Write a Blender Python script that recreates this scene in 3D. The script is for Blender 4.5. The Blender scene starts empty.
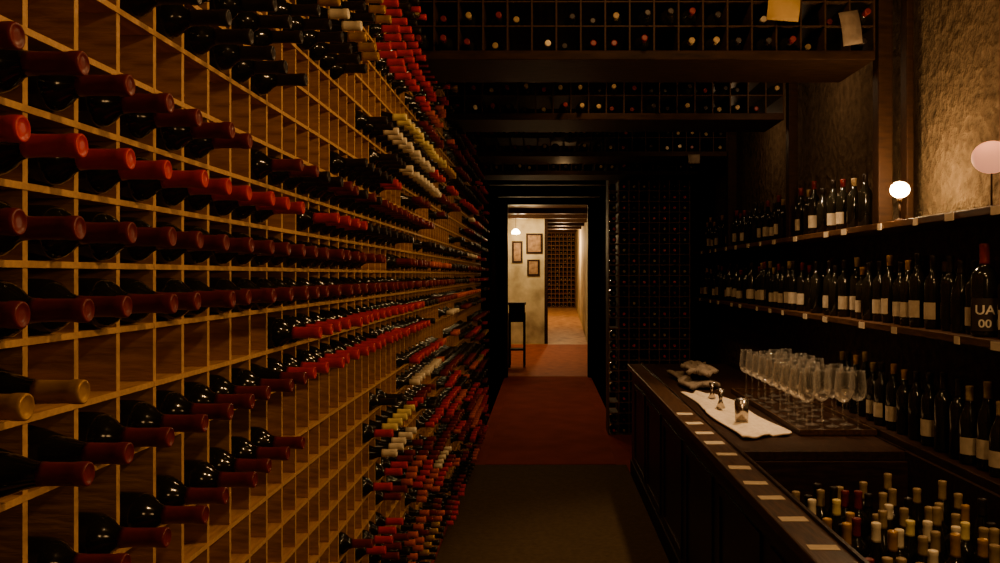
import bpy, math, random
from math import pi, sin, cos
random.seed(7)
scene = bpy.context.scene
COL = scene.collection
EYE = 1.70

# ------------------------------------------------------------------ materials
def mat(name, c1, c2=None, rough=0.6, scale=8.0, stretch=(1,1,1), metal=0.0, bump=0.0, coat=0.0, spec=0.3, detail=4, emis=None, estr=0.0, trans=0.0, ior=1.45, bdist=0.02, lo=0.3, hi=0.7):
    m = bpy.data.materials.new(name); m.use_nodes = True
    nt = m.node_tree; N = nt.nodes; L = nt.links
    b = N["Principled BSDF"]
    b.inputs["Roughness"].default_value = rough
    b.inputs["Metallic"].default_value = metal
    b.inputs["Specular IOR Level"].default_value = spec
    b.inputs["Coat Weight"].default_value = coat
    b.inputs["Transmission Weight"].default_value = trans
    b.inputs["IOR"].default_value = ior
    c2 = c2 or tuple(x*0.7 for x in c1)
    tc = N.new("ShaderNodeTexCoord"); mp = N.new("ShaderNodeMapping")
    mp.inputs["Scale"].default_value = stretch
    no = N.new("ShaderNodeTexNoise"); no.inputs["Scale"].default_value = scale; no.inputs["Detail"].default_value = detail
    rp = N.new("ShaderNodeValToRGB")
    rp.color_ramp.elements[0].color = (*c2, 1); rp.color_ramp.elements[0].position = lo
    rp.color_ramp.elements[1].color = (*c1, 1); rp.color_ramp.elements[1].position = hi
    L.new(tc.outputs["Object"], mp.inputs["Vector"]); L.new(mp.outputs["Vector"], no.inputs["Vector"])
    L.new(no.outputs["Fac"], rp.inputs["Fac"]); L.new(rp.outputs["Color"], b.inputs["Base Color"])
    if bump:
        bp = N.new("ShaderNodeBump"); bp.inputs["Strength"].default_value = bump; bp.inputs["Distance"].default_value = bdist
        L.new(no.outputs["Fac"], bp.inputs["Height"]); L.new(bp.outputs["Normal"], b.inputs["Normal"])
    if emis:
        b.inputs["Emission Color"].default_value = (*emis, 1); b.inputs["Emission Strength"].default_value = estr
    return m
def glassmat(name, blend=0.24, diff=0.32, base=0.02, k=0.95, rough=0.08):
    m=bpy.data.materials.new(name); m.use_nodes=True; nt=m.node_tree; N=nt.nodes; L=nt.links
    for n in list(N): N.remove(n)
    out=N.new("ShaderNodeOutputMaterial"); mix=N.new("ShaderNodeMixShader"); lw=N.new("ShaderNodeLayerWeight"); lw.inputs[0].default_value=blend
    tr=N.new("ShaderNodeBsdfTransparent"); tr.inputs[0].default_value=(0.98,0.97,0.95,1)
    gl=N.new("ShaderNodeBsdfGlossy"); gl.inputs[0].default_value=(1,0.97,0.92,1); gl.inputs[1].default_value=rough
    df=N.new("ShaderNodeBsdfDiffuse"); df.inputs[0].default_value=(0.95,0.90,0.80,1)
    m2=N.new("ShaderNodeMixShader"); m2.inputs[0].default_value=diff
    ma=N.new("ShaderNodeMath"); ma.operation='MULTIPLY_ADD'; ma.inputs[1].default_value=k; ma.inputs[2].default_value=base
    L.new(lw.outputs["Facing"],ma.inputs[0]); L.new(ma.outputs[0],mix.inputs[0])
    L.new(gl.outputs[0],m2.inputs[1]); L.new(df.outputs[0],m2.inputs[2])
    L.new(tr.outputs[0],mix.inputs[1]); L.new(m2.outputs[0],mix.inputs[2]); L.new(mix.outputs[0],out.inputs[0])
    return m

M = {}
M['rackwood'] = mat('rack_wood', (0.50,0.25,0.070), (0.27,0.125,0.034), 0.6, 14, (1,6,6), bump=0.15)  # divider sides toned darker, painting shade into the cells
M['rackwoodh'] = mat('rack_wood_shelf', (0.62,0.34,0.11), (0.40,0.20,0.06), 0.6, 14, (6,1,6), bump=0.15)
M['rackedge_lit'] = mat('rack_wood_edge_lit', (0.64,0.38,0.135), (0.48,0.27,0.09), 0.6, 25, (1,4,4), bump=0.1)  # lighter tone paints the light caught by the front edges
M['darkwood'] = mat('dark_wood', (0.030,0.013,0.005), (0.012,0.005,0.002), 0.6, 10, (1,5,5), bump=0.1, spec=0.10)
M['barwood'] = mat('bar_wood', (0.034,0.013,0.005), (0.012,0.005,0.002), 0.4, 9, (6,1,6), bump=0.05, spec=0.18)
M['railwood'] = mat('rail_wood', (0.085,0.038,0.014), (0.025,0.011,0.004), 0.4, 9, (8,1,8), bump=0.08, spec=0.28)
M['shelfwood'] = mat('shelf_wood', (0.09,0.040,0.015), (0.038,0.017,0.007), 0.5, 9, (8,1,8), bump=0.05, spec=0.15)
M['overwood'] = mat('overhead_wood', (0.060,0.030,0.012), (0.024,0.012,0.005), 0.55, 9, (8,1,8), bump=0.05, spec=0.10)
M['plaster'] = mat('stone_plaster', (0.155,0.108,0.062), (0.075,0.051,0.029), 0.95, 16.0, (1,1,1), bump=1.0, detail=14, bdist=0.05, lo=0.30, hi=0.70, spec=0.05)
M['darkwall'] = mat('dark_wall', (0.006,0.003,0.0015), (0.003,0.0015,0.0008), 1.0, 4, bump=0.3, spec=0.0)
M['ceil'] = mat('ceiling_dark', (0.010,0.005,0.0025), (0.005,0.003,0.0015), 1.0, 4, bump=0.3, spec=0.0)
M['mat'] = mat('rubber_mat', (0.070,0.044,0.017), (0.050,0.031,0.012), 0.85, 30, bump=0.1, spec=0.03)
M['redfloor'] = mat('red_floor', (0.26,0.040,0.013), (0.18,0.027,0.009), 0.9, 3, bump=0.05, spec=0.03)
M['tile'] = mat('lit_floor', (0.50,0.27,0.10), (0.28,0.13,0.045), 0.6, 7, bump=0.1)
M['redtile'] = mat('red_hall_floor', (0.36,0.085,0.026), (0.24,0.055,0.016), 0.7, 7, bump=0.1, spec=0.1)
M['cream'] = mat('cream_wall', (0.60,0.50,0.28), (0.30,0.235,0.12), 0.8, 2.5, lo=0.35, hi=0.6)
M['glassdark'] = mat('bottle_glass', (0.012,0.010,0.006), (0.006,0.006,0.004), 0.12, 5, spec=0.6)
M['red'] = mat('capsule_red', (0.58,0.020,0.012), (0.44,0.013,0.009), 0.32, 40)
M['dark'] = mat('capsule_burgundy', (0.18,0.013,0.008), (0.11,0.008,0.005), 0.34, 40)
M['gold'] = mat('capsule_gold', (0.55,0.31,0.06), (0.38,0.20,0.04), 0.35, 40, metal=0.3)
M['white'] = mat('capsule_cream', (0.88,0.78,0.54), (0.76,0.64,0.42), 0.5, 40)
M['yellow'] = mat('capsule_yellow', (0.88,0.72,0.25), (0.72,0.58,0.18), 0.5, 40)
M['black'] = mat('capsule_black', (0.022,0.014,0.010), (0.012,0.008,0.006), 0.4, 40)
M['orange'] = mat('capsule_orange', (0.62,0.12,0.02), (0.48,0.08,0.015), 0.4, 40)
M['tan'] = mat('capsule_tan', (0.38,0.27,0.12), (0.24,0.165,0.07), 0.5, 40)
M['paper'] = mat('label_paper', (0.50,0.41,0.28), (0.35,0.28,0.18), 0.8, 30)
M['blackpaper'] = mat('label_black', (0.03,0.02,0.014), None, 0.6, 30)
M['ink'] = mat('label_lettering', (0.80,0.74,0.60), None, 0.7)
M['tag'] = mat('price_tag', (0.58,0.47,0.31), (0.48,0.38,0.24), 0.8, 30)
M['ytag'] = mat('yellow_card', (0.50,0.32,0.09), (0.40,0.25,0.07), 0.8, 10)
M['linen'] = mat('linen', (0.80,0.66,0.48), (0.66,0.52,0.36), 0.9, 30, bump=0.2)
M['greylinen'] = mat('grey_linen', (0.26,0.20,0.14), (0.16,0.12,0.08), 0.9, 20, bump=0.3)
M['steel'] = mat('steel', (0.55,0.50,0.44), (0.45,0.40,0.34), 0.22, 10, metal=1.0)
M['brass'] = mat('brass', (0.12,0.07,0.03), (0.08,0.045,0.02), 0.5, 10, metal=1.0)
M['clear'] = glassmat('clear_glass')
M['clearfoot'] = glassmat('clear_glass_foot',0.1,0.5,0.05,0.12)
M['bulb'] = mat('bulb_glow', (1,0.8,0.5), (1,0.8,0.5), 0.3, 3, emis=(1,0.66,0.28), estr=150)
M['pink'] = mat('frosted_shade', (0.55,0.30,0.20), (0.45,0.24,0.16), 0.7, 3, emis=(1,0.36,0.18), estr=0.9)
M['hallbulb'] = mat('hall_bulb', (1,0.8,0.5), (1,0.8,0.5), 0.3, 3, emis=(1,0.75,0.4), estr=60)
M['picture'] = mat('picture_print', (0.35,0.20,0.09), (0.12,0.07,0.03), 0.6, 12)

# ------------------------------------------------------------------ helpers
def link(o, parent=None):
    COL.objects.link(o)
    if parent is not None: o.parent = parent
    return o
def tag(o, label, cat, group=None, kind=None):
    o["label"] = label; o["category"] = cat
    if group: o["group"] = group
    if kind: o["kind"] = kind
    return o
def mesh(name, v, f, mats, mi=None, smooth=False):
    me = bpy.data.meshes.new(name); me.from_pydata(v, [], f)
    for m in mats: me.materials.append(m)
    if mi: me.polygons.foreach_set("material_index", mi)
    if smooth: me.polygons.foreach_set("use_smooth", [len(q)<=4 for q in f])
    me.update(); return me
def boxdata(x0,x1,y0,y1,z0,z1, off=0):
    v=[(x0,y0,z0),(x1,y0,z0),(x1,y1,z0),(x0,y1,z0),(x0,y0,z1),(x1,y0,z1),(x1,y1,z1),(x0,y1,z1)]
    f=[(0,3,2,1),(4,5,6,7),(0,1,5,4),(1,2,6,5),(2,3,7,6),(3,0,4,7)]
    return v,[tuple(i+off for i in q) for q in f]
def box(name, x0,x1,y0,y1,z0,z1, m, parent=None, bevel=0.0):
    cx,cy=(x0+x1)/2,(y0+y1)/2
    v,f=boxdata(x0-cx,x1-cx,y0-cy,y1-cy,0,z1-z0)
    o=bpy.data.objects.new(name, mesh(name,v,f,[m])); o.location=(cx,cy,z0)
    link(o)
    if parent is not None:
        o.location=(cx-parent.location.x, cy-parent.location.y, z0-parent.location.z); o.parent=parent
    if bevel:
        b=o.modifiers.new('bevel','BEVEL'); b.width=bevel; b.segments=2
    return o
def multibox(name, boxes, m, origin=(0,0,0), parent=None):
    V=[];F=[]
    for b in boxes:
        v,f=boxdata(*b, off=len(V)); V+= [(a-origin[0],c-origin[1],d-origin[2]) for a,c,d in v]; F+=f
    o=bpy.data.objects.new(name, mesh(name,V,F,[m])); o.location=origin; link(o)
    if parent is not None:
        o.location=tuple(origin[i]-parent.location[i] for i in range(3)); o.parent=parent
    return o
def empty(name, loc):
    o=bpy.data.objects.new(name,None); o.location=loc; o.empty_display_size=0.05; link(o); return o
def struct(o, label=None):
    o["kind"]="structure"
    o["label"]=label or o.name.replace('_',' '); o["category"]="room structure"
    return o
def lathe_data(profile, seg, z0=0.0):
    V=[];F=[]
    for r,z in profile:
        for i in range(seg):
            a=2*pi*i/seg; V.append((r*cos(a), r*sin(a), z+z0))
    n=len(profile)
    for j in range(n-1):
        for i in range(seg):
            k=(i+1)%seg
            F.append((j*seg+i, j*seg+k, (j+1)*seg+k, (j+1)*seg+i))
    F.append(tuple(reversed(range(seg)))); F.append(tuple((n-1)*seg+i for i in range(seg)))
    return V,F
def lathe(name, profile, seg, m, smooth=True):
    V,F=lathe_data(profile,seg); me=mesh(name,V,F,[m],smooth=smooth)
    return me

# ------------------------------------------------------------------ bottle meshes
BORD=[(0.020,0.004),(0.030,0.0),(0.0360,0.003),(0.0372,0.010),(0.0372,0.185),(0.0362,0.197),(0.0325,0.208),(0.0255,0.217),(0.0190,0.224),(0.0155,0.232),(0.0136,0.242),(0.0132,0.288),(0.0142,0.290),(0.0142,0.297),(0.0120,0.299)]
BURG=[(0.020,0.004),(0.030,0.0),(0.0370,0.003),(0.0382,0.010),(0.0382,0.150),(0.0370,0.165),(0.0330,0.183),(0.0270,0.202),(0.0205,0.220),(0.0160,0.236),(0.0138,0.250),(0.0134,0.288),(0.0142,0.290),(0.0142,0.297),(0.0120,0.299)]
CAPS=[(0.0152,0.234),(0.0142,0.243),(0.0139,0.248),(0.0139,0.284),(0.0146,0.286),(0.0149,0.290),(0.0149,0.297),(0.0143,0.3005),(0.0122,0.3015),(0.0110,0.3000),(0.0040,0.3000)]
CAPB=[(0.0152,0.244),(0.0142,0.252)]+CAPS[3:]
body_me=[lathe('bottle_bordeaux',BORD,24,M['glassdark']), lathe('bottle_burgundy',BURG,24,M['glassdark'])]
cap_me={}
CAPN=['red','dark','gold','white','yellow','black','orange','tan']
for c in CAPN:
    cap_me[c]=[lathe('capsule_'+c,CAPS,20,M[c]), lathe('capsule_b_'+c,CAPB,20,M[c])]
def label_data(z0,z1,half,r,n=10,c=pi):
    V=[];F=[]
    for i in range(n+1):
        a=c-half+2*half*i/n
        V+= [(r*cos(a),r*sin(a),z0),(r*cos(a),r*sin(a),z1)]
    for i in range(n): F.append((2*i,2*i+2,2*i+3,2*i+1))
    return V,F
def label_mesh(z0,z1,half,r,m):
    V,F=label_data(z0,z1,half,r); return mesh('paper_label',V,F,[m],smooth=True)
lab_var=[[label_mesh(0.035,0.110,0.95,0.0384,M['paper']),label_mesh(0.030,0.080,0.9,0.0384,M['paper']),label_mesh(0.050,0.130,0.80,0.0384,M['paper']),label_mesh(0.045,0.085,1.1,0.0384,M['tan'])],
         [label_mesh(0.040,0.105,1.0,0.0390,M['paper']),label_mesh(0.030,0.080,0.85,0.0390,M['paper']),label_mesh(0.050,0.120,0.75,0.0390,M['paper']),label_mesh(0.045,0.085,1.1,0.0390,M['tan'])]]
cname={'red':'bright red','dark':'dark burgundy','gold':'gold','white':'cream','yellow':'pale yellow','black':'black','orange':'orange-red','tan':'tan'}

SPECS=[]
def want(loc,axis,cap,kd,label,text,group,tip,rotz=0.0,s=1.0):
    SPECS.append(dict(loc=loc,axis=axis,cap=cap,kd=kd,label=label,text=text,group=group,tip=tip,rotz=rotz,s=s))
def bottle(sp):
    o=bpy.data.objects.new('wine_bottle', body_me[sp['kd']]); o.location=sp['loc']
    o.rotation_euler={'x':(0,pi/2,0),'-y':(pi/2,0,0),'z':(0,0,sp['rotz'])}[sp['axis']]; o.scale=(1,1,sp['s'])
    COL.objects.link(o)
    tag(o, sp['text'], 'wine bottle', sp['group'])
    c=bpy.data.objects.new('capsule', cap_me[sp['cap']][sp['kd']]); c.parent=o; COL.objects.link(c)
    if sp['label']:
        v=int(abs(sp['loc'][1])*1000)%7
        l=bpy.data.objects.new('paper_label', lab_var[sp['kd']][v if v<4 else 0]); l.parent=o; COL.objects.link(l)
    return o
SP=[(0.030,0.0),(0.037,0.006),(0.037,0.190),(0.030,0.210),(0.0165,0.228),(0.0134,0.256)]
SC=[(0.0142,0.254),(0.0141,0.285),(0.0150,0.290),(0.0150,0.299),(0.0105,0.3005)]
spV,spF=lathe_data(SP,12); scV,scF=lathe_data(SC,12); slV,slF=label_data(0.040,0.108,1.0,0.0380,6)
stuffV=[];stuffF=[];stuffM=[]
capidx={c:i+1 for i,c in enumerate(CAPN)}
def stuff(loc, axis, cap, label=False, rotz=0.0, s=1.0):
    x,y,z=loc
    cr,sr=cos(rotz),sin(rotz)
    def tr(p):
        a,b,c=p
        if axis=='x': return (x+c, y+b, z-a)
        if axis=='-y': return (x+a, y-c, z+b)
        return (x+a*cr-b*sr,y+a*sr+b*cr,z+c*s)
    for V,F,mi in ((spV,spF,0),(scV,scF,capidx[cap]))+(((slV,slF,9),) if label else ()):
        o=len(stuffV); stuffV.extend(tr(p) for p in V); stuffF.extend(tuple(i+o for i in f) for f in F); stuffM.extend([mi]*len(F))

# ------------------------------------------------------------------ room shell
CE=3.40
struct(box('floor', -0.99,1.99, -1.0,14.6, -0.1,0.0, M['redfloor']),'dull red cellar floor')
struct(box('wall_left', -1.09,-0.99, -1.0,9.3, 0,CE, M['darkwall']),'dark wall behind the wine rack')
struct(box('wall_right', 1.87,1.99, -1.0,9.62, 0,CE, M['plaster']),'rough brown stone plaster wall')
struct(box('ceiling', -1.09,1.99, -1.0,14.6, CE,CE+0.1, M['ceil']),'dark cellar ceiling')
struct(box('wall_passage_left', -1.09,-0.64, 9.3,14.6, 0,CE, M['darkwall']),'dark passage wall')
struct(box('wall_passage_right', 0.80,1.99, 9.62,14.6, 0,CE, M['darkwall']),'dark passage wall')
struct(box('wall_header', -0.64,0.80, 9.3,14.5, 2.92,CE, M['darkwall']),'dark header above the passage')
struct(box('trim_1', -0.64,-0.585, 14.45,14.6, 0,2.92, M['darkwood']),'dark door jamb')
struct(box('trim_2', 0.745,0.80, 14.45,14.6, 0,2.92, M['darkwood']),'dark door jamb')
struct(box('trim_3', -0.585,0.745, 14.45,14.6, 2.87,2.92, M['darkwood']),'dark door lintel')
struct(box('trim_4', -0.64,0.80, 10.2,10.35, 2.76,2.92, M['darkwood']),'dark timber beam across the passage')
struct(box('trim_5', -0.64,0.80, 12.2,12.35, 2.80,2.92, M['darkwood']),'dark timber beam across the passage')
def ramp():
    y0,y1,h=14.6,24.6,0.82
    ym=17.9; hm=h*(ym-y0)/(y1-y0)
    v=[(-1.7,y0,0),(1.05,y0,0),(1.05,ym,hm),(-1.7,ym,hm),(1.05,y1,h),(-1.7,y1,h),(-1.7,y0,-0.1),(1.05,y0,-0.1),(1.05,y1,-0.1),(-1.7,y1,-0.1)]
    f=[(0,1,2,3),(3,2,4,5),(6,9,8,7),(0,6,7,1),(1,7,8,4,2),(4,8,9,5),(5,9,6,0,3)]
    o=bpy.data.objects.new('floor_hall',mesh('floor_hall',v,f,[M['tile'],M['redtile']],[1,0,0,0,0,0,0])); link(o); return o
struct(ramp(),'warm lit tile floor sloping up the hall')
struct(box('wall_hall_left', -1.8,-1.7, 14.6,24.6, -0.1,3.0, M['cream']),'cream hall wall')
struct(box('wall_hall_right', 0.92,1.05, 14.6,24.6, -0.1,3.0, M['cream']),'cream hall wall')
struct(box('wall_hall_middle', -1.7,0.03, 18.0,18.12, 0,3.0, M['cream']),'cream painted hall partition')
struct(box('wall_hall_back', -1.8,1.05, 24.6,24.7, -0.1,3.0, M['darkwall']),'dark wall closing the hall')
struct(box('ceiling_hall', -1.8,1.05, 14.6,24.6, 2.90,3.02, M['shelfwood']),'dark timber hall ceiling')
for i in range(5):
    y=15.6+i*1.3
    struct(box('trim_%d'%(10+i), -1.7,0.92, y,y+0.12, 2.80,2.90, M['shelfwood']),'dark ceiling beam')
struct(box('trim_20', 0.03,0.10, 17.95,18.12, 0.28,2.9, M['darkwood']),'dark doorway post')

o=box('floor_mat', -0.64,0.745, 0.2,7.75, 0.0,0.012, M['mat'], bevel=0.004); tag(o,'dark olive rubber floor mat along the aisle','floor mat')
o=box('carpet_runner', -0.52,0.66, 7.80,14.3, 0.0,0.008, M['redfloor'], bevel=0.003); tag(o,'dull red carpet runner in the passage','carpet')

# ------------------------------------------------------------------ left rack
SP_=0.098
rows=[]
for k in range(15,-4,-1): rows.append((k,0.056+SP_*k))
h=-0.385; k=-4
while h>-1.60:
    rows.append((k,h)); h-=SP_; k-=1
PITCH=0.12; Y0=0.496; NCOL=72
XF=-0.653; XB=-0.985
modlen=8
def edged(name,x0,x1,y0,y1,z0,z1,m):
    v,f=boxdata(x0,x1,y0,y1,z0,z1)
    return mesh(name,v,f,[m,M['rackedge_lit']],[0,0,0,1,0,0])  # aisle-facing side gets the painted lit-edge tone
def rackmodule(c0,n):
    ya=Y0+c0*PITCH; yb=ya+n*PITCH
    e=empty('wine_rack',(XF,(ya+yb)/2,0)); tag(e,'tall pigeonhole wine rack in pale orange wood along the wall','wine rack','racks along the wall')
    L=yb-ya-0.002
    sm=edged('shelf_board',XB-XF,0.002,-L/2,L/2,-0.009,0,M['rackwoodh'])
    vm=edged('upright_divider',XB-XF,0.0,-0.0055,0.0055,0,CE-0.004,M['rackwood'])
    hs=[EYE+hh-0.0378 for _,hh in rows]+[EYE+rows[0][1]+SP_-0.0378]
    for z in hs:
        o=bpy.data.objects.new('shelf_board',sm); o.location=(0,0,z); link(o,e)
    for i in range(n+1):
        if i==n and c0+n<NCOL: continue
        o=bpy.data.objects.new('upright_divider',vm); o.location=(0,-L/2+i*PITCH + (0.0055 if i==0 else (-0.0055 if i==n else 0)),0.002); link(o,e)
c=0
while c<NCOL:
    n=min(modlen,NCOL-c); rackmodule(c,n); c+=n

def h01(a,b):
    return random.Random(a*7919+b*104729+13).random()
def cell(k,y,ci):
    u=h01(k,ci); w=h01(k*3+1,int((y+0.13*k)/1.1)); run=h01(k*11+5,int((y+0.17*k)/0.45))
    def mix(p=0.72):
        if run>p or u>0.95: return None
        if w<0.34: return 'dark'
        if w<0.48: return 'red'
        if w<0.85: return 'black'
        if w<0.91: return 'gold'
        if w<0.95: return 'white'
        return 'orange'
    if k==2: 
        if y<1.68: return 'dark'
        if y<1.95: return None
        if y<2.9: return 'black' if u<0.5 else 'dark'
        return mix(0.6)
    if k==1:
        if y<2.02: return 'red'
        if y<2.25: return None
        if y<2.75: return 'red'
        return mix(0.7)
    if k==0:
        if y<3.0: return 'dark'
        return mix(0.9)
    if k==-1:
        if y<4.6: return 'dark'
        return mix(0.9)
    if k==-2:
        if y<1.15: return 'gold'
        if y<2.0: return None
        if y<4.2: return 'red'
        return mix(0.85)
    if k==-3:
        if y<1.0: return None
        if y<2.1: return 'dark'
        if y<4.3: return 'red'
        return mix(0.8)
    if k==-4:
        if y<2.0: return 'dark' if u<0.85 else None
        if y<3.1: return None
        return mix(0.7)
    if k==-5:
        if y<3.2: return None
        if 3.9<y<4.9: return 'white'
        return mix(0.7)
    if k==-6:
        if y<3.1: return None
        if 3.3<y<3.9: return 'yellow'
        return mix(0.7)
    if k==-7:
        if y<3.0: return None
        if 3.3<y<3.9: return 'white'
        return mix(0.7)
    if k<-7:
        if y<2.75: return None
        w2=h01(k,int(y/0.6))
        if u>0.94 or run>0.8: return None
        return 'red' if w2<0.20 else ('orange' if w2<0.30 else mix(0.9))
    if k==3:
        if y<2.7: return 'black' if u<0.05 else None
        if y<3.3: return 'black'
        return mix(0.6)
    if k==4:
        if 1.3<y<2.0: return 'black' if u<0.9 else None
        if y<3.3: return None
        if y<3.6: return 'black'
        if 3.6<y<4.9: return 'white'
        return mix(0.7)
    if k==5:
        if 1.6<y<2.1: return 'black'
        if y<3.0: return None
        if y<3.2: return 'black'
        if 3.2<y<4.6: return 'white'
        return mix(0.7)
    if k==6:
        if 2.0<y<2.8: return 'black'
        if y<3.5: return None
        if 3.5<y<5.2: return 'yellow'
        return mix(0.7)
    if k==7:
        if 2.2<y<3.0: return 'gold' if u<0.5 else 'white'
        if y<3.2: return None
        return mix(0.7)
    if k==8:
        if y<3.0: return 'black' if (2.2<y and u<0.8) else None
        return mix(0.65)
    if k in (9,10):
        if 3.2<y<4.7: return 'red'
        if 2.4<y<3.2: return ('gold' if k==9 else 'black') if u<0.8 else None
        return mix(0.7) if y>2.2 else None
    if y<2.2: return None
    return mix(0.7)

for k,hh in rows:
    for ci in range(NCOL):
        y=Y0+PITCH*(ci+0.5)
        cp=cell(k,y,ci)
        if cp is None: continue
        if not (-200<543+870*-0.54/y and -300<275-870*hh/y<900): continue
        r=random.Random(k*1000+ci)
        far=min(1,max(0,(y-2.5)/2))
        tipx=-0.545-0.016*far+r.uniform(-0.010,0.005)
        kd=1 if (cp in('gold','white','yellow') or (k==-3 and r.random()<0.3)) else 0
        want((tipx-0.3005,y,EYE+hh+(0.001 if kd else 0)),'x',cp,kd,False,'dark wine bottle with %s capsule lying in the rack'%cname[cp],'bottles in the wall rack',(tipx,y,hh))

# ------------------------------------------------------------------ overhead racks crossing the aisle
def overhead(y0,x1,depth=0.5,zb=2.775,ncol=19):
    e=empty('overhead_wine_rack',((XF+x1)/2,y0,zb)); tag(e,'dark wooden wine rack spanning the aisle overhead, filled with bottles','wine rack','racks over the aisle')
    xa=-0.640
    box('bottom_board', xa,x1, y0,y0+depth, zb-0.045,zb, M['darkwood'], e, bevel=0.004)
    p=(x1-xa)/ncol
    for r in range(1,5):
        zz=zb+0.118*r
        box('shelf_board', xa,x1, y0+0.02,y0+depth-0.02, zz,zz+0.006, M['overwood'], e)
    for i in range(ncol+1):
        xx=xa+p*i
        box('upright_divider', xx-0.004,xx+0.004, y0+0.015,y0+depth-0.03, zb,CE-0.004, M['overwood'], e)
    for r in range(0,3):
        zz=zb+0.118*r+(0.006 if r else 0)+0.0385
        for i in range(ncol):
            if random.random()<0.15: continue
            cp=random.choice(['dark','dark','dark','black','black','black','black','tan','tan','white'])
            xx=xa+p*(i+0.5)+random.uniform(-0.02,0.02)
            yy=y0+0.20+random.uniform(-0.09,0.09)
            want((xx,yy+0.10,zz),'-y',cp,0,False,'dark wine bottle with %s capsule in the overhead rack'%cname[cp],'bottles in the overhead racks',(xx,yy-0.2,zz-EYE))
for y0,x1,zb in [(4.16,1.59,2.775),(5.77,1.60,2.775),(7.55,1.60,2.775),(8.65,1.56,2.74)]:
    overhead(y0,x1,zb=zb)

for y,xa,xb in [(4.20,1.62,1.69),(4.22,1.765,1.80),(5.80,1.64,1.70),(7.62,1.62,1.70)]:
    o=box('wooden_post', xa,xb, y,y+0.08, EYE+0.247,CE-0.002, M['darkwood'], bevel=0.006)
    tag(o,'dark rough timber post against the stone wall','post','timber posts')

def card(name,x,y,z,w,hh,rot,m,lab):
    V=[];F=[];n=6
    for i in range(n+1):
        t=i/n
        V+=[(-w/2,-0.012*sin(t*pi),-hh*t),(w/2,-0.012*sin(t*pi)-0.004,-hh*t)]
    for i in range(n): F.append((2*i,2*i+2,2*i+3,2*i+1))
    o=bpy.data.objects.new(name,mesh(name,V,F,[m],smooth=True)); o.location=(x,y,z); o.rotation_euler=(0,rot,0); link(o)
    s=o.modifiers.new('s','SOLIDIFY'); s.thickness=0.0015
    tag(o,lab,'paper card'); return o
card('paper_card',1.14,4.11,EYE+1.33,0.15,0.13,0.08,M['ytag'],'yellow paper card hanging on the overhead rack')
card('paper_sheet',1.44,4.11,EYE+1.245,0.09,0.16,-0.15,M['greylinen'],'pale curled paper sheet hanging on the overhead rack')
card('paper_sheet',1.30,7.50,EYE+1.04,0.10,0.08,0.0,M['greylinen'],'small pale sheet hanging on the overhead rack')

# ------------------------------------------------------------------ partition racks
def gridrack(x0,x1,y0,y1,z0,z1,px,pz,m,name,lab,fill=0.85,caps=('dark','black','black','tan'),inset=0.02):
    e=empty(name,((x0+x1)/2,(y0+y1)/2,z0)); tag(e,lab,'wine rack')
    n=max(1,round((x1-x0)/px)); r=max(1,round((z1-z0)/pz)); dx=(x1-x0)/n; dz=(z1-z0)/r
    vb=[(x0+dx*i-0.006,x0+dx*i+0.006,y0,y1,z0,z1) for i in range(n+1)]
    hb=[(x0,x1,y0+0.003,y1,z0+dz*j,z0+dz*j+0.010) for j in range(r)]+[(x0,x1,y0,y1,z1-0.01,z1)]
    multibox('divider_grid',vb,m,tuple(e.location),e)
    multibox('shelf_grid',hb,m,tuple(e.location),e)
    for j in range(r):
        for i in range(n):
            if random.random()<fill:
                stuff((x0+dx*(i+0.5),y0+0.30-inset,z0+dz*j+0.010+0.0375),'-y',random.choice(caps))
M['partwood'] = mat('partition_wood', (0.16,0.085,0.035), (0.08,0.042,0.018), 0.6, 9, (8,1,8), bump=0.05, spec=0.1)
gridrack(0.70,1.56,9.25,9.60,0.0,3.38,0.108,0.113,M['partwood'],'wine_rack','dark pigeonhole wine rack beside the passage opening',0.9,('dark','black','red','tan'))
M['hallrack'] = mat('hall_rack_wood', (0.30,0.15,0.055), (0.17,0.08,0.028), 0.6, 9, (8,1,8), bump=0.05, spec=0.1)
gridrack(0.12,0.90,24.15,24.55,0.80,2.88,0.11,0.125,M['hallrack'],'wine_rack','small lit wine rack at the end of the hall',1.0,('dark','black','tan','black'),inset=-0.02)

# ------------------------------------------------------------------ bar counter
BT=EYE-0.76
YE=7.45
bar=empty('bar_counter',(1.2,4.3,0)); tag(bar,'long dark wooden bar counter with raised front rail','bar counter')
box('front_panel',0.76,0.80,1.2,YE,0,BT-0.04,M['barwood'],bar)
for i in range(7):
    ya=1.3+i*0.86
    multibox('raised_moulding',[(0.752,0.76,ya,ya+0.04,0.15,0.80),(0.752,0.76,ya+0.69,ya+0.73,0.15,0.80),(0.752,0.76,ya+0.04,ya+0.69,0.15,0.19),(0.752,0.76,ya+0.04,ya+0.69,0.76,0.80)],M['barwood'],(0.75,ya,0),bar)
box('kick_board',0.748,0.76,1.2,YE,0.0,0.12,M['darkwood'],bar)
box('top_rail',0.72,0.85,1.2,YE,BT-0.04,BT,M['railwood'],bar,bevel=0.006)
box('rail_lip',0.838,0.85,1.2,YE,BT,BT+0.012,M['barwood'],bar)
box('end_panel',0.80,1.56,YE-0.04,YE,0,BT-0.04,M['barwood'],bar)
box('worktop',0.851,1.575,3.75,YE,BT-0.04,BT,M['barwood'],bar,bevel=0.003)
box('bottle_well_floor',0.80,1.575,1.2,3.75,0.61,0.63,M['darkwood'],bar)
box('bottle_well_wall',0.80,1.575,3.72,3.749,0.63,BT-0.04,M['darkwood'],bar)
box('back_panel',1.56,1.578,1.2,YE,0.0,BT+0.0,M['darkwood'],bar)
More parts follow.
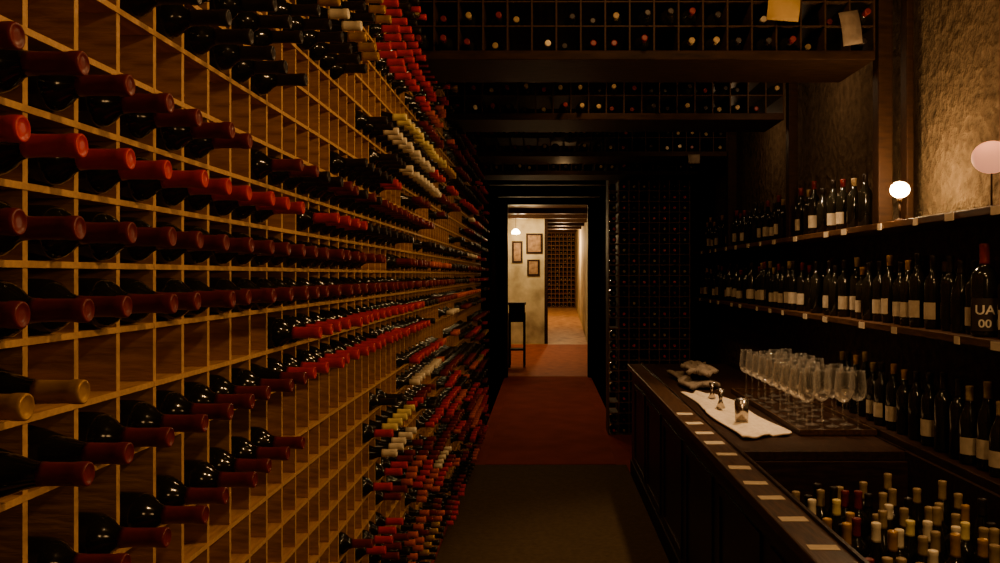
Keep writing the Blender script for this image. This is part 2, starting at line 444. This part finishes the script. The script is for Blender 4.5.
for i,(y,x,ly) in enumerate([(2.16,0.778,0.045),(2.40,0.78,0.045),(2.68,0.778,0.05),(2.94,0.778,0.05),(3.15,0.775,0.05),(3.40,0.775,0.06),(3.66,0.778,0.05),(3.90,0.775,0.07),(4.15,0.775,0.06),(4.42,0.775,0.07),(4.72,0.775,0.07)]):
    o=box('price_card',x-0.042,x+0.042,y,y+ly,BT+0.0005,BT+0.002,M['tag']); o.rotation_euler=(0,0,random.uniform(-0.12,0.12))
    tag(o,'small cream paper card lying on the bar rail','paper card','cards on the bar rail')

def wshelf(hh,y0,y1,lab,th=0.03,x0=1.585):
    o=box('wall_shelf',x0,1.868,y0,y1,EYE+hh-th,EYE+hh,M['shelfwood'],bevel=0.003); tag(o,lab,'shelf','shelves on the stone wall'); return o
wshelf(0.245,1.2,9.2,'long wooden shelf on the stone wall holding bottles')
wshelf(-0.23,1.2,9.2,'long wooden shelf with price tags holding standing bottles')
bc=box('back_cabinet',1.585,1.868,1.2,YE,0,EYE-0.73,M['barwood'],bevel=0.003); tag(bc,'dark wooden back cabinet behind the bar','cabinet')

RB='bottles standing on the wall shelves'
def stand(x,y,z,pl=0.6):
    kd=1 if random.random()<0.4 else 0
    cp=random.choice(['dark','black','black','tan','gold','dark','black','black','tan'])
    lab=random.random()<pl
    want((x,y,z),'z',cp,kd,lab,'standing dark wine bottle with %s capsule%s'%(cname[cp], ' and pale label' if lab else ''),RB,(x,y,z+0.15-EYE),random.uniform(-0.1,1.2),random.uniform(0.90,1.12))
UAY=3.24
y=2.98
while y<9.0:
    if abs(y-UAY)>0.095:
        stand(1.665+random.uniform(-0.02,0.02),y,EYE-0.23+0.0008,0.8)
    if y>3.5 and y<6.5 and random.random()<0.5: stand(1.79,y+0.04,EYE-0.23+0.0008)
    y+=random.uniform(0.09,0.145)
y=4.52
while y<9.0:
    if not (5.72<y<5.98 or 7.54<y<7.80):
        stand(1.675,y,EYE+0.245+0.0008,0.55)
    y+=random.uniform(0.095,0.20)
y=2.95
while y<4.9:
    stand(1.66+random.uniform(-0.01,0.01),y,EYE-0.73+0.0008,0.5)
    y+=random.uniform(0.095,0.14)

ua=bpy.data.objects.new('wine_bottle',body_me[0]); ua.location=(1.645,UAY,EYE-0.23+0.0008); ua.rotation_euler=(0,0,1.12); ua.scale=(1.28,1.28,1.15); COL.objects.link(ua)
tag(ua,'large standing wine bottle, dark label with white letters','wine bottle',RB)
c=bpy.data.objects.new('capsule',cap_me['dark'][0]); c.parent=ua; COL.objects.link(c)
l=bpy.data.objects.new('paper_label', label_mesh(0.020,0.125,1.1,0.0384,M['blackpaper'])); l.parent=ua; COL.objects.link(l)
def text_on(parent,s,size,zc):
    cu=bpy.data.curves.new('t','FONT'); cu.body=s; cu.size=size; cu.align_x='CENTER'; cu.extrude=0.0004; cu.offset=0.0006
    t=bpy.data.objects.new('t',cu); COL.objects.link(t)
    dg=bpy.context.evaluated_depsgraph_get(); me=bpy.data.meshes.new_from_object(t.evaluated_get(dg))
    bpy.data.objects.remove(t)
    r=0.0390
    for v in me.vertices:
        a=pi + v.co.x/r; rr=r+v.co.z*0.5; z=v.co.y+zc
        v.co=(rr*cos(a),rr*sin(a),z)
    me.materials.clear(); me.materials.append(M['ink'])
    o=bpy.data.objects.new('label_lettering',me); o.parent=parent; COL.objects.link(o)
text_on(ua,'UA',0.041,0.074); text_on(ua,'00',0.036,0.032)

for hh in (-0.23,0.245):
    y=3.0
    while y<8.8:
        w=random.choice([0.04,0.055,0.07])
        o=box('shelf_tag',1.579,1.5835,y,y+w,EYE+hh-0.034,EYE+hh-0.004,M['tag'])
        tag(o,'small cream price tag on the shelf edge','price tag','tags on the shelf edges')
        y+=random.uniform(0.25,0.6)

for i in range(7):
    for j in range(16):
        x=0.945+0.090*i+(0.008 if j%2 else -0.008); y=1.95+0.091*j
        if random.random()<0.22: continue
        cp=random.choice(['tan','tan','white','gold','tan','tan','black','dark','yellow'])
        kd=random.choice([0,1])
        want((x+random.uniform(-0.003,0.003),y+random.uniform(-0.004,0.004),0.6308),'z',cp,kd,random.random()<0.4,'upright dark wine bottle with %s capsule in the bar well'%cname[cp],'bottles in the bar well',(x,y,0.92-EYE),random.uniform(0,1.2),random.uniform(0.84,1.04))

def inview(t):
    x,y,hh=t; px=543+870*x/y; py=275-870*hh/y
    return -15<px<1015 and -10<py<585
cand=[s for s in SPECS if inview(s['tip'])]
cand.sort(key=lambda s:s['tip'][1])
keep=set(id(s) for s in cand[:298])
for s in SPECS:
    if id(s) in keep: bottle(s)
    else: stuff(s['loc'],s['axis'],s['cap'],s['label'],s['rotz'],s['s'])

# ------------------------------------------------------------------ tray with glasses
TY0,TY1=4.10,5.60
tray=empty('serving_tray',(1.39,(TY0+TY1)/2,BT)); tag(tray,'dark rectangular tray carrying rows of wine glasses','tray')
box('tray_base',1.21,1.575,TY0,TY1,BT+0.0005,BT+0.008,M['barwood'],tray)
multibox('tray_rim',[(1.21,1.22,TY0,TY1,BT+0.008,BT+0.03),(1.565,1.575,TY0,TY1,BT+0.008,BT+0.03),(1.22,1.565,TY0,TY0+0.01,BT+0.008,BT+0.03),(1.22,1.565,TY1-0.01,TY1,BT+0.008,BT+0.03)],M['railwood'],(1.39,TY0,BT),tray)
K=1.45
def glass_parts():
    foot=[(0.006,0.0),(0.034,0.0),(0.035,0.0015),(0.020,0.003),(0.006,0.007)]
    stem=[(0.0045,0.007),(0.0036,0.020),(0.0036,0.092),(0.0058,0.099)]
    out=[(0.005,0.098),(0.019,0.101),(0.033,0.110),(0.0400,0.125),(0.0415,0.140),(0.0385,0.168),(0.0330,0.196),(0.0338,0.1985)]
    inn=[(r-0.0018,z+ (0.0015 if i<3 else 0)) for i,(r,z) in enumerate(out)][::-1]
    inn[-1]=(0.003,0.1010)
    sc=lambda p:[(r,z*K) for r,z in p]
    V,F=lathe_data(sc(out+inn),24); bowl=mesh('bowl',V,F,[M['clear']],smooth=True)
    return lathe('foot',sc(foot),20,M['clearfoot']), lathe('stem',sc(stem),10,M['clear']), bowl
gf,gs,gb=glass_parts()
for i in range(4):
    for j in range(9):
        if random.random()<0.06: continue
        x=1.262+0.087*i; y=TY0+0.06+0.155*j+(0.05 if i%2 else 0)
        if y>TY1-0.05: continue
        g=bpy.data.objects.new('wine_glass',gb); g.location=(x,y,BT+0.0085); COL.objects.link(g)
        tag(g,'clear stemmed wine glass standing on the tray','wine glass','wine glasses on the tray')
        for n,d in (('foot',gf),('stem',gs)):
            c=bpy.data.objects.new(n,d); c.parent=g; COL.objects.link(c)

def cloth(name,corners,nx,ny,amp,base,m,lab,thick=0.004,seed=1,edge=0.008):
    (ax,ay),(bx,by),(cx,cy),(dx,dy)=corners
    V=[];F=[]
    for j in range(ny+1):
        for i in range(nx+1):
            s=i/nx;t=j/ny
            x=(ax*(1-s)+bx*s)*(1-t)+(dx*(1-s)+cx*s)*t
            y=(ay*(1-s)+by*s)*(1-t)+(dy*(1-s)+cy*s)*t
            x+=edge*sin(9*t+seed); y+=edge*1.2*sin(11*s+seed*2)
            c=0.5+0.25*sin(17*s+5*t+seed)+0.25*sin(9*t-7*s+seed*3)
            c+=0.5*max(0,1-abs(s-0.45-0.1*sin(5*t+seed))*14)+0.4*max(0,1-abs(t-0.5-0.15*s)*30)
            V.append((x-ax,y-ay,amp*c))
    for j in range(ny):
        for i in range(nx):
            a=j*(nx+1)+i; F.append((a,a+1,a+nx+2,a+nx+1))
    o=bpy.data.objects.new(name,mesh(name,V,F,[m],smooth=True)); o.location=(ax,ay,base); link(o)
    s=o.modifiers.new('s','SOLIDIFY'); s.thickness=thick; s.offset=1
    tag(o,lab,'cloth'); return o
cloth('linen_napkin',[(0.905,3.98),(1.17,4.12),(1.10,5.45),(0.89,5.55)],30,60,0.016,BT+0.001,M['linen'],'creamy white linen cloth spread on the bar worktop',thick=0.008,edge=0.014)
cloth('folded_towel',[(0.94,5.70),(1.17,5.78),(1.16,6.4),(0.95,6.5)],20,20,0.026,BT+0.001,M['greylinen'],'greyish crumpled bar towel at the bar end',0.030,seed=2,edge=0.02)
cloth('folded_towel',[(0.99,5.84),(1.18,5.80),(1.19,6.42),(1.00,6.40)],20,20,0.030,BT+0.074,M['greylinen'],'greyish crumpled bar towel heaped on another towel',0.030,seed=5,edge=0.022)

def thing(name,parts,loc,lab,cat):
    top=None
    for n,prof,m in parts:
        me=lathe(n,prof,24,m)
        if top is None:
            top=bpy.data.objects.new(name,me); top.location=loc; COL.objects.link(top); tag(top,lab,cat)
        else:
            c=bpy.data.objects.new(n,me); c.parent=top; COL.objects.link(c)
def cup(r0,r1,h):
    return [(r0*0.6,0),(r0,0),(r1,h),(r1-0.002,h),(r0-0.002,0.003),(0.002,0.003)]
def jig(s):
    return [(0.022*s,0),(0.024*s,0.0),(0.008*s,0.040*s),(0.008*s,0.046*s),(0.020*s,0.095*s),(0.018*s,0.095*s),(0.004*s,0.05*s)]
thing('metal_cup',[('cup',cup(0.032,0.036,0.11),M['steel'])],(1.00,4.38,BT+0.026),'small brushed steel bar cup standing on the linen cloth','cup')
thing('jigger',[('jigger',jig(1.1),M['steel'])],(0.98,4.80,BT+0.026),'double-ended steel jigger standing on the linen cloth','jigger')
thing('jigger',[('jigger',jig(0.95),M['steel'])],(1.01,5.20,BT+0.026),'small steel jigger standing on the linen cloth','jigger')

# ------------------------------------------------------------------ lamps by the wall
z0=EYE+0.2455
e=empty('shelf_lamp',(1.62,3.95,z0)); tag(e,'small lamp with bare glowing bulb on the shelf','lamp')
for n,p,m in (('lamp_base',[(0.004,0.0),(0.022,0.0),(0.022,0.005),(0.008,0.012)],M['darkwood']),('lamp_stem',[(0.004,0.012),(0.004,0.085)],M['darkwood']),('lamp_socket',[(0.009,0.085),(0.011,0.088),(0.011,0.103),(0.009,0.106)],M['brass']),('bulb',[(0.010,0.106),(0.024,0.111),(0.038,0.124),(0.043,0.142),(0.037,0.160),(0.022,0.173),(0.002,0.179)],M['bulb'])):
    link(bpy.data.objects.new(n,lathe(n,p,24,m)),e)
e=empty('shelf_lamp',(1.66,3.22,z0)); tag(e,'shelf lamp with round frosted pinkish glowing globe','lamp')
gl=[(0.066*sin(pi*t/14)+0.002,0.190-0.060*cos(pi*t/14)) for t in range(15)]
for n,p,m in (('lamp_base',[(0.004,0.0),(0.022,0.0),(0.022,0.005),(0.008,0.012)],M['darkwood']),('lamp_stem',[(0.0035,0.012),(0.0035,0.131)],M['darkwood']),('shade',gl,M['pink'])):
    link(bpy.data.objects.new(n,lathe(n,p,32,m)),e)

def picture(x,y,z,w,hh):
    e=empty('framed_picture',(x,y,z)); tag(e,'small dark framed picture on the cream hall wall','picture','pictures in the hall')
    box('frame',x-w/2,x+w/2,y-0.02,y-0.002,z,z+hh,M['darkwood'],e)
    box('print',x-w/2+0.04,x+w/2-0.04,y-0.024,y-0.02,z+0.04,z+hh-0.04,M['picture'],e)
picture(-0.18,17.995,2.14,0.34,0.42)
picture(-0.20,17.995,1.68,0.26,0.34)
picture(-0.53,17.995,1.95,0.22,0.45)
e=empty('hall_lamp',(-0.52,16.6,2.90)); tag(e,'glowing pendant lamp hanging in the hall','pendant lamp')
o=bpy.data.objects.new('cord',lathe('cord',[(0.004,-0.32),(0.004,0)],8,M['darkwood'])); link(o,e)
o=bpy.data.objects.new('lamp_globe',lathe('lamp_globe',[(0.01,-0.42),(0.07,-0.415),(0.085,-0.395),(0.055,-0.345),(0.02,-0.32)],20,M['hallbulb'])); link(o,e)
cx,cy=-0.46,15.4
fz=0.82*(cy-0.15-14.6)/10+0.02
ch=empty('side_table',(cx,cy,fz)); tag(ch,'tall narrow dark wooden table beside the doorway','table')
box('table_top',cx-0.16,cx+0.16,cy-0.17,cy+0.17,fz+1.10,fz+1.14,M['darkwood'],ch,bevel=0.006)
box('apron',cx-0.14,cx+0.14,cy-0.15,cy+0.15,fz+0.80,fz+1.10,M['darkwood'],ch)
box('lower_shelf',cx-0.14,cx+0.14,cy-0.15,cy+0.15,fz+0.30,fz+0.33,M['darkwood'],ch)
for sx in (-1,1):
    for sy in (-1,1):
        box('leg',cx+sx*0.13-0.02,cx+sx*0.13+0.02,cy+sy*0.13-0.02,cy+sy*0.13+0.02,fz+(0.02 if sy>0 else 0),fz+0.96,M['darkwood'],ch)

me=mesh('wine_bottles',stuffV,stuffF,[M['glassdark']]+[M[c] for c in CAPN]+[M['paper']],stuffM,smooth=True)
o=bpy.data.objects.new('wine_bottles',me); link(o); tag(o,'many more dark wine bottles with coloured capsules filling the racks','wine bottles','bottles in the wall rack','stuff')

# ------------------------------------------------------------------ lights
def point(name,loc,e,col,r=0.05):
    l=bpy.data.lights.new(name,'POINT'); l.energy=e; l.color=col; l.shadow_soft_size=r
    o=bpy.data.objects.new(name,l); o.location=loc; link(o); return o
def spot(name,loc,e,col,ang,rot=(0,0,0),r=0.06):
    l=bpy.data.lights.new(name,'SPOT'); l.energy=e; l.color=col; l.shadow_soft_size=r; l.spot_size=math.radians(ang); l.spot_blend=0.6
    o=bpy.data.objects.new(name,l); o.location=loc; o.rotation_euler=rot; link(o); return o
W=(1.0,0.56,0.22)
point('ceiling_lamp_light',(1.10,1.0,EYE+1.10),50,W,0.05)
point('aisle_fill_light',(1.25,-0.3,EYE+0.35),11,W,0.15)  # unseen fill added behind the camera to brighten the left rack
point('aisle_fill_light',(1.20,2.2,EYE+1.30),32,W,0.05)  # unseen fill added to light the rack's front edges
point('aisle_fill_light',(0.45,3.2,EYE+1.55),22,W,0.05)  # unseen fill added for the middle of the left rack
spot('aisle_spot_fill',(0.40,5.25,EYE+1.5),28,W,130)  # added downward fill hidden between overhead racks, no fixture
spot('aisle_spot_fill',(0.30,6.9,EYE+1.5),28,W,110)  # second hidden downward fill, also without a fixture
spot('bar_spot_fill',(1.22,4.85,EYE+1.45),165,(1,0.66,0.36),72)  # hidden spot added to brighten the glasses and napkin
point('back_rack_fill',(0.2,8.35,EYE+0.93),1.4,W,0.05)  # small unseen point added for glints on the far racks
point('wall_lamp_light',(1.53,3.95,EYE+0.47),13,(1,0.60,0.28),0.04)
point('wall_far_fill',(1.45,5.35,EYE+1.15),3.5,(1,0.60,0.30),0.05)  # hidden light added to lift the plaster beyond the posts
point('wall_far_fill',(1.45,6.9,EYE+1.15),3,(1,0.60,0.30),0.05)  # another hidden fill, further along the wall
point('shade_lamp_light',(1.60,3.15,EYE+0.62),1.8,(1,0.46,0.26),0.05)
point('hall_light',(-0.45,17.3,2.55),60,(1,0.68,0.34),0.08)
point('hall_light',(-0.2,15.8,2.45),25,(1,0.62,0.28),0.08)
point('hall_light',(0.45,21.5,2.5),150,(1,0.60,0.26),0.1)  # extra light added to brighten the hall end, no fixture there
spot('passage_fill_light',(0.1,11.3,2.88),60,(1,0.45,0.18),100)  # added spot aimed down at the passage floor, no fixture
w=bpy.data.worlds.new('World'); scene.world=w; w.use_nodes=True
w.node_tree.nodes['Background'].inputs[0].default_value=(1,0.5,0.25,1); w.node_tree.nodes['Background'].inputs[1].default_value=0.002

cam=bpy.data.cameras.new('camera'); co=bpy.data.objects.new('camera',cam); link(co)
co.location=(0,0,EYE); co.rotation_euler=(pi/2,0,0)
cam.sensor_width=36; cam.lens=870/1000*36; cam.shift_x=-0.043; cam.shift_y=-0.0065; cam.clip_start=0.03
scene.camera=co
